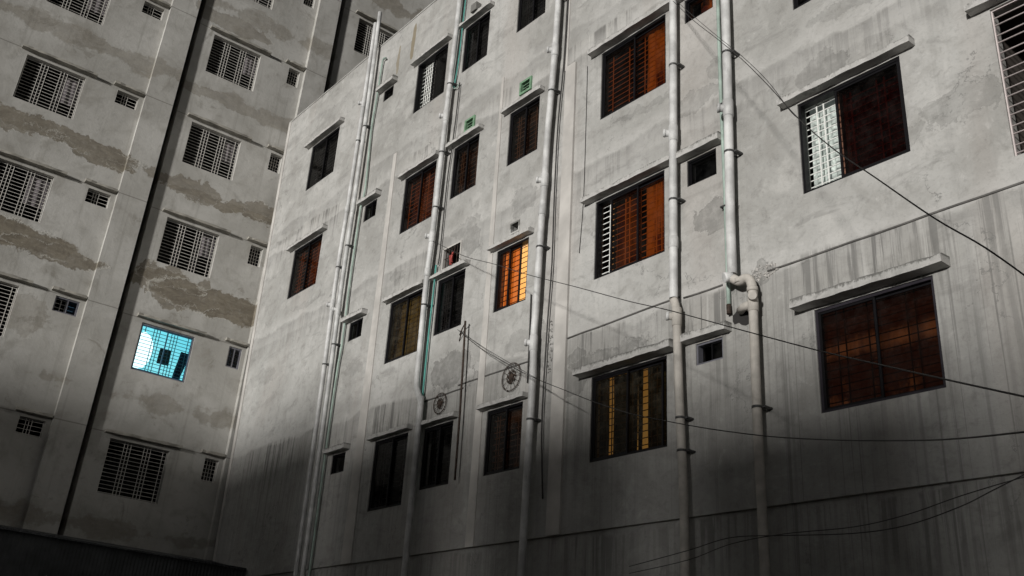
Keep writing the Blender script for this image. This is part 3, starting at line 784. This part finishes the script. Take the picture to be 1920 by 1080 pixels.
# cap and swan-neck below it
o = MB(); o.tube([(-7.55, -.17, 7.13), (-7.60, -.23, 7.11), (-7.62, -.26, 7.10)], [.066, .07, .07], 16); o.build('cleanout_cap', M['pvc'], B)
neck = [(-7.55, 7.10), (-7.44, 7.02), (-7.34, 7.03), (-7.27, 6.99), (-7.235, 6.88), (-7.23, 6.72)]
P = curve_pts([(u, -.17, z) for u, z in neck], 4)
pn = MB().tube(P, .064, 14).build('pipe_elbow', M['pvcd'], B)
MB().tube([(-7.53, -.05, 6.66), (-7.42, -.12, 6.66), (-7.24, -.17, 6.64)], .056, 12).build('pipe_branch', M['pvcd'], pn)
for c in ((-7.43, 7.02), (-7.232, 6.84)):
    MB().tube([(c[0] - .0, -.17, c[1] - .03), (c[0], -.17, c[1] + .03)], .074, 14).build('coupling', M['pvcd'], pn)
pipe([(-7.23, 6.74), (-7.235, 6.4), (-7.24, 5.5), (-7.24, 4.5), (-7.23, 3.9), (-7.22, 2.0)], .060, .17, M['pvcd'], (5.25,), (), (6.62,), label='dusty drainpipe below the elbow')
MB().tube([(-7.23, -.17, 6.70), (-7.17, -.26, 6.70), (-7.155, -.28, 6.70)], [.05, .055, .055], 14).build('cleanout_cap', M['pvcd'], pn)
# rubble mortar and flat dark patch painted as hole shade where the branch enters the wall
def lumps(cx, cz, rx, rz, n, s, mat, name, seed):
    r_ = random.Random(seed); m = MB()
    for _ in range(n):
        a = r_.uniform(0, 2 * pi); q = r_.random() ** .5
        x, z = cx + rx * q * cos(a), cz + rz * q * sin(a); k = r_.uniform(.4, 1) * s
        p = [(x + r_.uniform(-k, k), -.002 - r_.uniform(0, k * .7), z + r_.uniform(-k, k)) for _ in range(5)] + [(x - k, .01, z - k), (x + k, .01, z - k), (x, .01, z + k)]
        i = len(m.v); m.v += p
        for f in ((0, 1, 2), (0, 2, 3), (0, 3, 4), (1, 2, 7), (0, 5, 6), (3, 4, 5), (2, 3, 6), (1, 4, 7)): m.f.append(tuple(i + q_ for q_ in f)); m.sm.append(False)
    return m.build(name, mat, B, kind='stuff')
lumps(-7.18, 7.13, .24, .12, 60, .03, M['pil'], 'mortar_lumps', 4)
lumps(-11.42, 7.1, .07, .5, 60, .025, M['slab'], 'mortar_lumps', 5)
m = MB()
m.v.append((-7.52, -.004, 6.60)); rr = random.Random(3)
for k in range(18):
    a = 2 * pi * k / 18; m.v.append((-7.52 + (.17 + rr.uniform(-.04, .05)) * cos(a), -.004, 6.60 + (.12 + rr.uniform(-.03, .04)) * sin(a)))
for k in range(18): m.f.append((0, 1 + k, 1 + (k + 1) % 18)); m.sm.append(False)
m.build('dark_hole_patch', M['room'], B)  # flat dark disc on the wall, the hole's shade put into colour

def thin(path, r, w, mat, name='conduit', label=None):
    return MB().tube(curve_pts([(u, -w, z) for u, z in path], 3), r, 8).build(name, mat, B, label=label)
thin([(-18.16, 16.46), (-18.26, 16.50), (-18.32, 16.38), (-18.34, 15.7), (-18.38, 15.1), (-18.42, 14.5), (-18.33, 12.8), (-18.42, 12.3), (-18.46, 10.5), (-18.43, 9.0), (-18.50, 7.8), (-18.5, 3.0)], .026, .06, M['green'], label='thin pale green pipe')
thin([(-14.80, 17.4), (-14.84, 15.5), (-14.87, 14.6), (-14.95, 13.95)], .016, .05, M['teal'], label='teal water pipe')
thin([(-14.96, 13.94), (-14.85, 13.90), (-14.74, 13.98)], .014, .05, M['green'])
thin([(-14.74, 13.98), (-14.76, 13.1), (-14.80, 12.4), (-14.86, 11.6), (-14.87, 10.0), (-14.90, 9.7)], .013, .05, M['cable'])
thin([(-14.95, 9.7), (-14.95, 9.1), (-14.97, 8.2), (-14.97, 7.0), (-14.95, 5.0)], .020, .06, M['teal'], label='teal water pipe')
thin([(-11.27, 17.0), (-11.30, 14.1), (-11.33, 12.6), (-11.41, 11.4), (-11.42, 9.9), (-11.40, 8.6), (-11.44, 7.6), (-11.47, 6.0), (-11.42, 5.2), (-11.36, 4.62)], .013, .06, M['cable'], 'wall_cable')
thin([(-11.95, 8.2), (-11.93, 7.4), (-11.92, 6.6)], .010, .03, M['cable'], 'wall_cable')
thin([(-10.73, 12.3), (-10.72, 11.0), (-10.72, 9.6), (-10.78, 8.6)], .005, .012, M['cable'], 'wall_cable')
thin([(-7.74, 12.0), (-7.74, 10.2), (-7.72, 8.6), (-7.72, 6.78)], .028, .05, M['green'], label='thin pale green pipe')
MB().tube([(-7.72, -.05, 6.80), (-7.71, -.06, 6.66)], .034, 8).build('pipe_end', M['rust'], B)
for z in (13.5, 10.0, 8.3):
    MB().box(-7.79, -7.69, -.085, 0, z - .012, z + .012).build('pipe_clamp', M['clamp'], B)
# little clothes-line post
post = MB().tube([(-13.70, -.12, 8.15), (-13.66, -.12, 7.3), (-13.63, -.12, 6.3), (-13.62, -.12, 5.2)], .020, 8).build('bracket_post', M['rust'], B)
MB().tube([(-14.0, -.01, 7.98), (-13.85, -.07, 8.05), (-13.66, -.13, 8.12)], .011, 6).build('bracket_arm', M['rust'], post)
MB().tube([(-14.0, -.01, 7.86), (-13.88, -.06, 7.96), (-13.85, -.07, 8.05)], .010, 6).build('bracket_arm', M['rust'], post)

# red rag in the barred ventilator, and a table fan in the lit window
def MRw(x, y, z): return MR @ Matrix.Translation((x, y, z))
rag = sheet_mb(-.07, .07, -.14, .09, 0, .025, 2.5, .3, 18)
for i, (x, y, z) in enumerate(rag.v): rag.v[i] = (x * (1 + .5 * sin(11 * z)) , y - .02, z + .05 * sin(16 * x))
o = rag.build('red_rag', M['red'], None); o.matrix_world = MRw(-14.46, -.02, 9.72); o['label'] = 'red cloth stuffed between the bars of the small barred ventilator'; o['category'] = 'cloth'
FN = thing('table_fan', 'grey table fan standing at the lower right of the lit orange window', 'fan', MRw(-12.32, .17 + .13, 8.30))
MB().tube([(0, 0, -.10), (0, 0, -.085), (0, 0, -.06)], [.10, .10, .03], 14).build('base', M['alu2'], FN)
MB().tube([(0, 0, -.06), (0, 0, .16)], .016, 8).build('stand', M['alu2'], FN)
cg = MB()
for rr_ in (.14, .10, .05): cg.tube([(rr_ * cos(2 * pi * k / 20), -.05, .20 + rr_ * sin(2 * pi * k / 20)) for k in range(21)], .006, 5)
for k in range(10): cg.tube([(0, -.06, .20), (.14 * cos(pi * k / 5), -.05, .20 + .14 * sin(pi * k / 5))], .004, 4)
cg.build('cage', M['alu2'], FN)
for k in range(3):
    bl = MB(); a = 2 * pi * k / 3
    c0, s0 = cos(a), sin(a); c1, s1 = cos(a + .7), sin(a + .7)
    bl.v += [(0, -.03, .20), (.12 * c0, -.045, .20 + .12 * s0), (.125 * cos(a + .35), -.03, .20 + .125 * sin(a + .35)), (.11 * c1, -.015, .20 + .11 * s1), (0, -.02, .20), (.11 * c1, -.010, .20 + .11 * s1), (.125 * cos(a + .35), -.025, .20 + .125 * sin(a + .35)), (.12 * c0, -.040, .20 + .12 * s0)]
    bl.f += [(0, 1, 2, 3), (4, 5, 6, 7)]; bl.sm += [False, False]; bl.build('blade', M['greycl'], FN)
MB().tube([(0, -.045, .20), (0, .06, .20)], [.03, .035], 10).build('motor', M['greycl'], FN)

# lamp globe in the slit-lit window, behind the drapes
LG = thing('room_lamp', 'bright warm lamp glimpsed between the drapes of the dusty olive window', 'lamp', MRw(-9.54, .75, 5.72))
MB().tube([(0, 0, -.14), (0, 0, -.12), (0, 0, -.05), (0, 0, .05), (0, 0, .12), (0, 0, .14)], [.03, .08, .13, .13, .08, .03], 14).build('lamp_shade', M['lampw'], LG)
MB().tube([(0, 0, .14), (0, 0, .7)], .008, 6).build('cord', M['cable'], LG)

# ------------------------------------------------------------------ wires strung across the yard (world coordinates)
def wire(pts, r, label):
    pts = [Vector(p) for p in pts]
    o0 = pts[0]; r *= .55
    m = MB().tube([p - o0 for p in curve_pts(pts, 5)], r, 7)
    o = m.build('overhead_wire', M['cable'], None, tuple(o0), label); o['category'] = 'wire'; o['group'] = 'wires strung across the yard'
wire([(2.149, 12.201, 12.405), (2.261, 11.149, 11.154), (2.367, 10.127, 10.008), (2.431, 9.157, 8.933), (2.45, 8.245, 7.905), (2.417, 7.247, 6.809), (2.346, 6.29, 5.879), (2.218, 5.25, 4.98), (2.219, 4.541, 4.302), (2.379, 4.345, 4.032), (2.534, 4.158, 3.727)], .0085, 'long black wire slanting down past the window with the white lace curtain')
wire([(2.131, 12.106, 12.385), (2.26, 11.146, 11.229), (2.367, 10.125, 10.05), (2.431, 9.155, 8.978), (2.45, 8.242, 7.95), (2.464, 7.636, 7.177), (2.452, 7.353, 6.886)], .0065, 'thinner wire of the close pair, stopping at the lace curtain window')
wire([(-1.64, 17.317, 10.35), (-0.931, 16.169, 9.52), (-0.301, 14.727, 8.708), (0.229, 13.703, 8.089), (0.885, 12.341, 7.322), (1.446, 10.922, 6.534), (1.771, 9.978, 6.041), (2.166, 8.593, 5.297), (2.487, 7.302, 4.617), (2.537, 6.176, 4.085), (2.497, 5.166, 3.624), (2.468, 4.268, 3.216)], .010, 'straight black wire running from the barred ventilator across the large dark lower right window')
wire([(-0.932, 16.787, 8.306), (-0.463, 15.976, 7.68), (0.158, 14.967, 7.0), (0.524, 14.019, 6.505), (0.878, 13.134, 6.072), (1.182, 12.312, 5.678), (1.538, 11.276, 5.223), (1.832, 10.317, 4.863), (2.088, 9.406, 4.536), (2.397, 8.426, 4.209), (2.58, 7.314, 3.881), (2.713, 6.266, 3.596), (2.671, 5.443, 3.375), (2.543, 4.438, 3.118)], .010, 'sagging black wire from the iron bracket post passing in front of the olive window')
wire([(-0.887, 16.732, 8.266), (-0.417, 15.916, 7.681), (0.11, 15.025, 7.081), (0.444, 14.121, 6.584), (0.535, 13.86, 6.442)], .008, 'short wire beside the iron bracket post ending at the white drainpipe')
wire([(1.853, 13.109, 3.729), (2.411, 12.048, 3.808), (2.746, 11.279, 3.854), (3.154, 10.585, 3.788), (3.583, 9.701, 3.687), (3.841, 9.035, 3.662), (4.111, 8.515, 3.75), (4.341, 8.372, 3.88), (4.679, 8.251, 4.071)], .010, 'upper of the two low wires looping along the ground floor wall')
wire([(1.856, 13.109, 3.641), (2.412, 12.052, 3.695), (2.746, 11.283, 3.782), (3.154, 10.583, 3.805), (3.585, 9.695, 3.749), (3.846, 9.025, 3.759), (4.116, 8.504, 3.842), (4.562, 8.407, 4.003), (4.676, 8.257, 4.025)], .009, 'lower of the two low wires looping along the ground floor wall')

# ------------------------------------------------------------------ tin shed at the foot of the tall block
Ms = frame_matrix(uL, -nL, vL, baseL + nL * 2.2, -4.0)
S = thing('tin_shed', 'dark corrugated tin shed at the foot of the tall weathered block', 'shed', Ms)
def corr(x0, x1, z0, z1, y0, y1, pitch_x=.076, amp=.012):
    m = MB(); n = int((x1 - x0) / pitch_x * 4)
    for k in range(n + 1):
        x = x0 + (x1 - x0) * k / n; d = amp * sin(2 * pi * x / pitch_x)
        m.v += [(x, y0 - d, z0), (x, y1 - d, z1)]
    for k in range(n): m.f.append((2 * k, 2 * k + 2, 2 * k + 3, 2 * k + 1)); m.sm.append(True)
    return m
x = 0.0
k = 0
while x < 13.1:                                        # wall sheets lapped one over another
    corr(x, x + .88, .02, 4.55 + .012 * sin(k * 5), -.004 * (k % 2), -.004 * (k % 2)).build('tin_sheet', M['tin'], S)
    corr(x, x + .88, 4.50, 4.86, -.12, 2.0).build('roof_sheet', M['tin'], S)
    x += .84; k += 1
MB().box(0, 13.9, .03, .09, 4.40, 4.48).build('rail', M['rust'], S)

# ------------------------------------------------------------------ unseen houses added behind the camera to shade the lower walls
dv = Vector((cos(HEAD), sin(HEAD), 0)); pv = Vector((-sin(HEAD), cos(HEAD), 0))
for k, (c0, c1, zt, lab) in enumerate(((-8, 1.0, 8.55, 'unseen grey house added to shade the lower walls, lowest of the row'), (1.2, 5.4, 9.3, 'unseen grey house added to shade the lower walls, second lowest of the row'), (5.6, 9.6, 10.0, 'unseen grey house added to shade the lower walls, third of the row'),
        (9.8, 14.2, 10.8, 'unseen grey house added to shade the lower walls, next to the tallest of the row'), (14.4, 26.5, 11.5, 'wide unseen grey house added to shade the lower walls, tallest of the row'))):
    p = dv * -30 + pv * c0
    H = thing('added_shade_house', lab, 'house', Matrix(((pv.x, dv.x, 0, p.x), (pv.y, dv.y, 0, p.y), (0, 0, 1, 0), (0, 0, 0, 1))), group='unseen houses added for shade')
    L_ = c1 - c0
    MB().box(0, L_, -8, 0, 0, zt - .5).build('walls', M['nb'], H)
    m = MB(); m.box(0, L_, -.15, .0, zt - .495, zt); m.box(0, L_, -8, -7.85, zt - .495, zt); m.box(0, .15, -7.84, -.16, zt - .495, zt); m.box(L_ - .15, L_, -7.84, -.16, zt - .495, zt)
    m.build('parapet', M['nb'], H)
    zz = 1.2
    while zz + 1.3 < zt - .7:
        for q in range(int(L_ // 2.6)):
            wx = .8 + q * 2.6
            f_ = MB().box(wx, wx + 1.3, .002, .04, zz, zz + 1.2).build('window', M['alu'], H)
            MB().box(wx + .06, wx + 1.24, .041, .05, zz + .06, zz + 1.14).build('pane', M['gblk'], f_)
        zz += 3.0
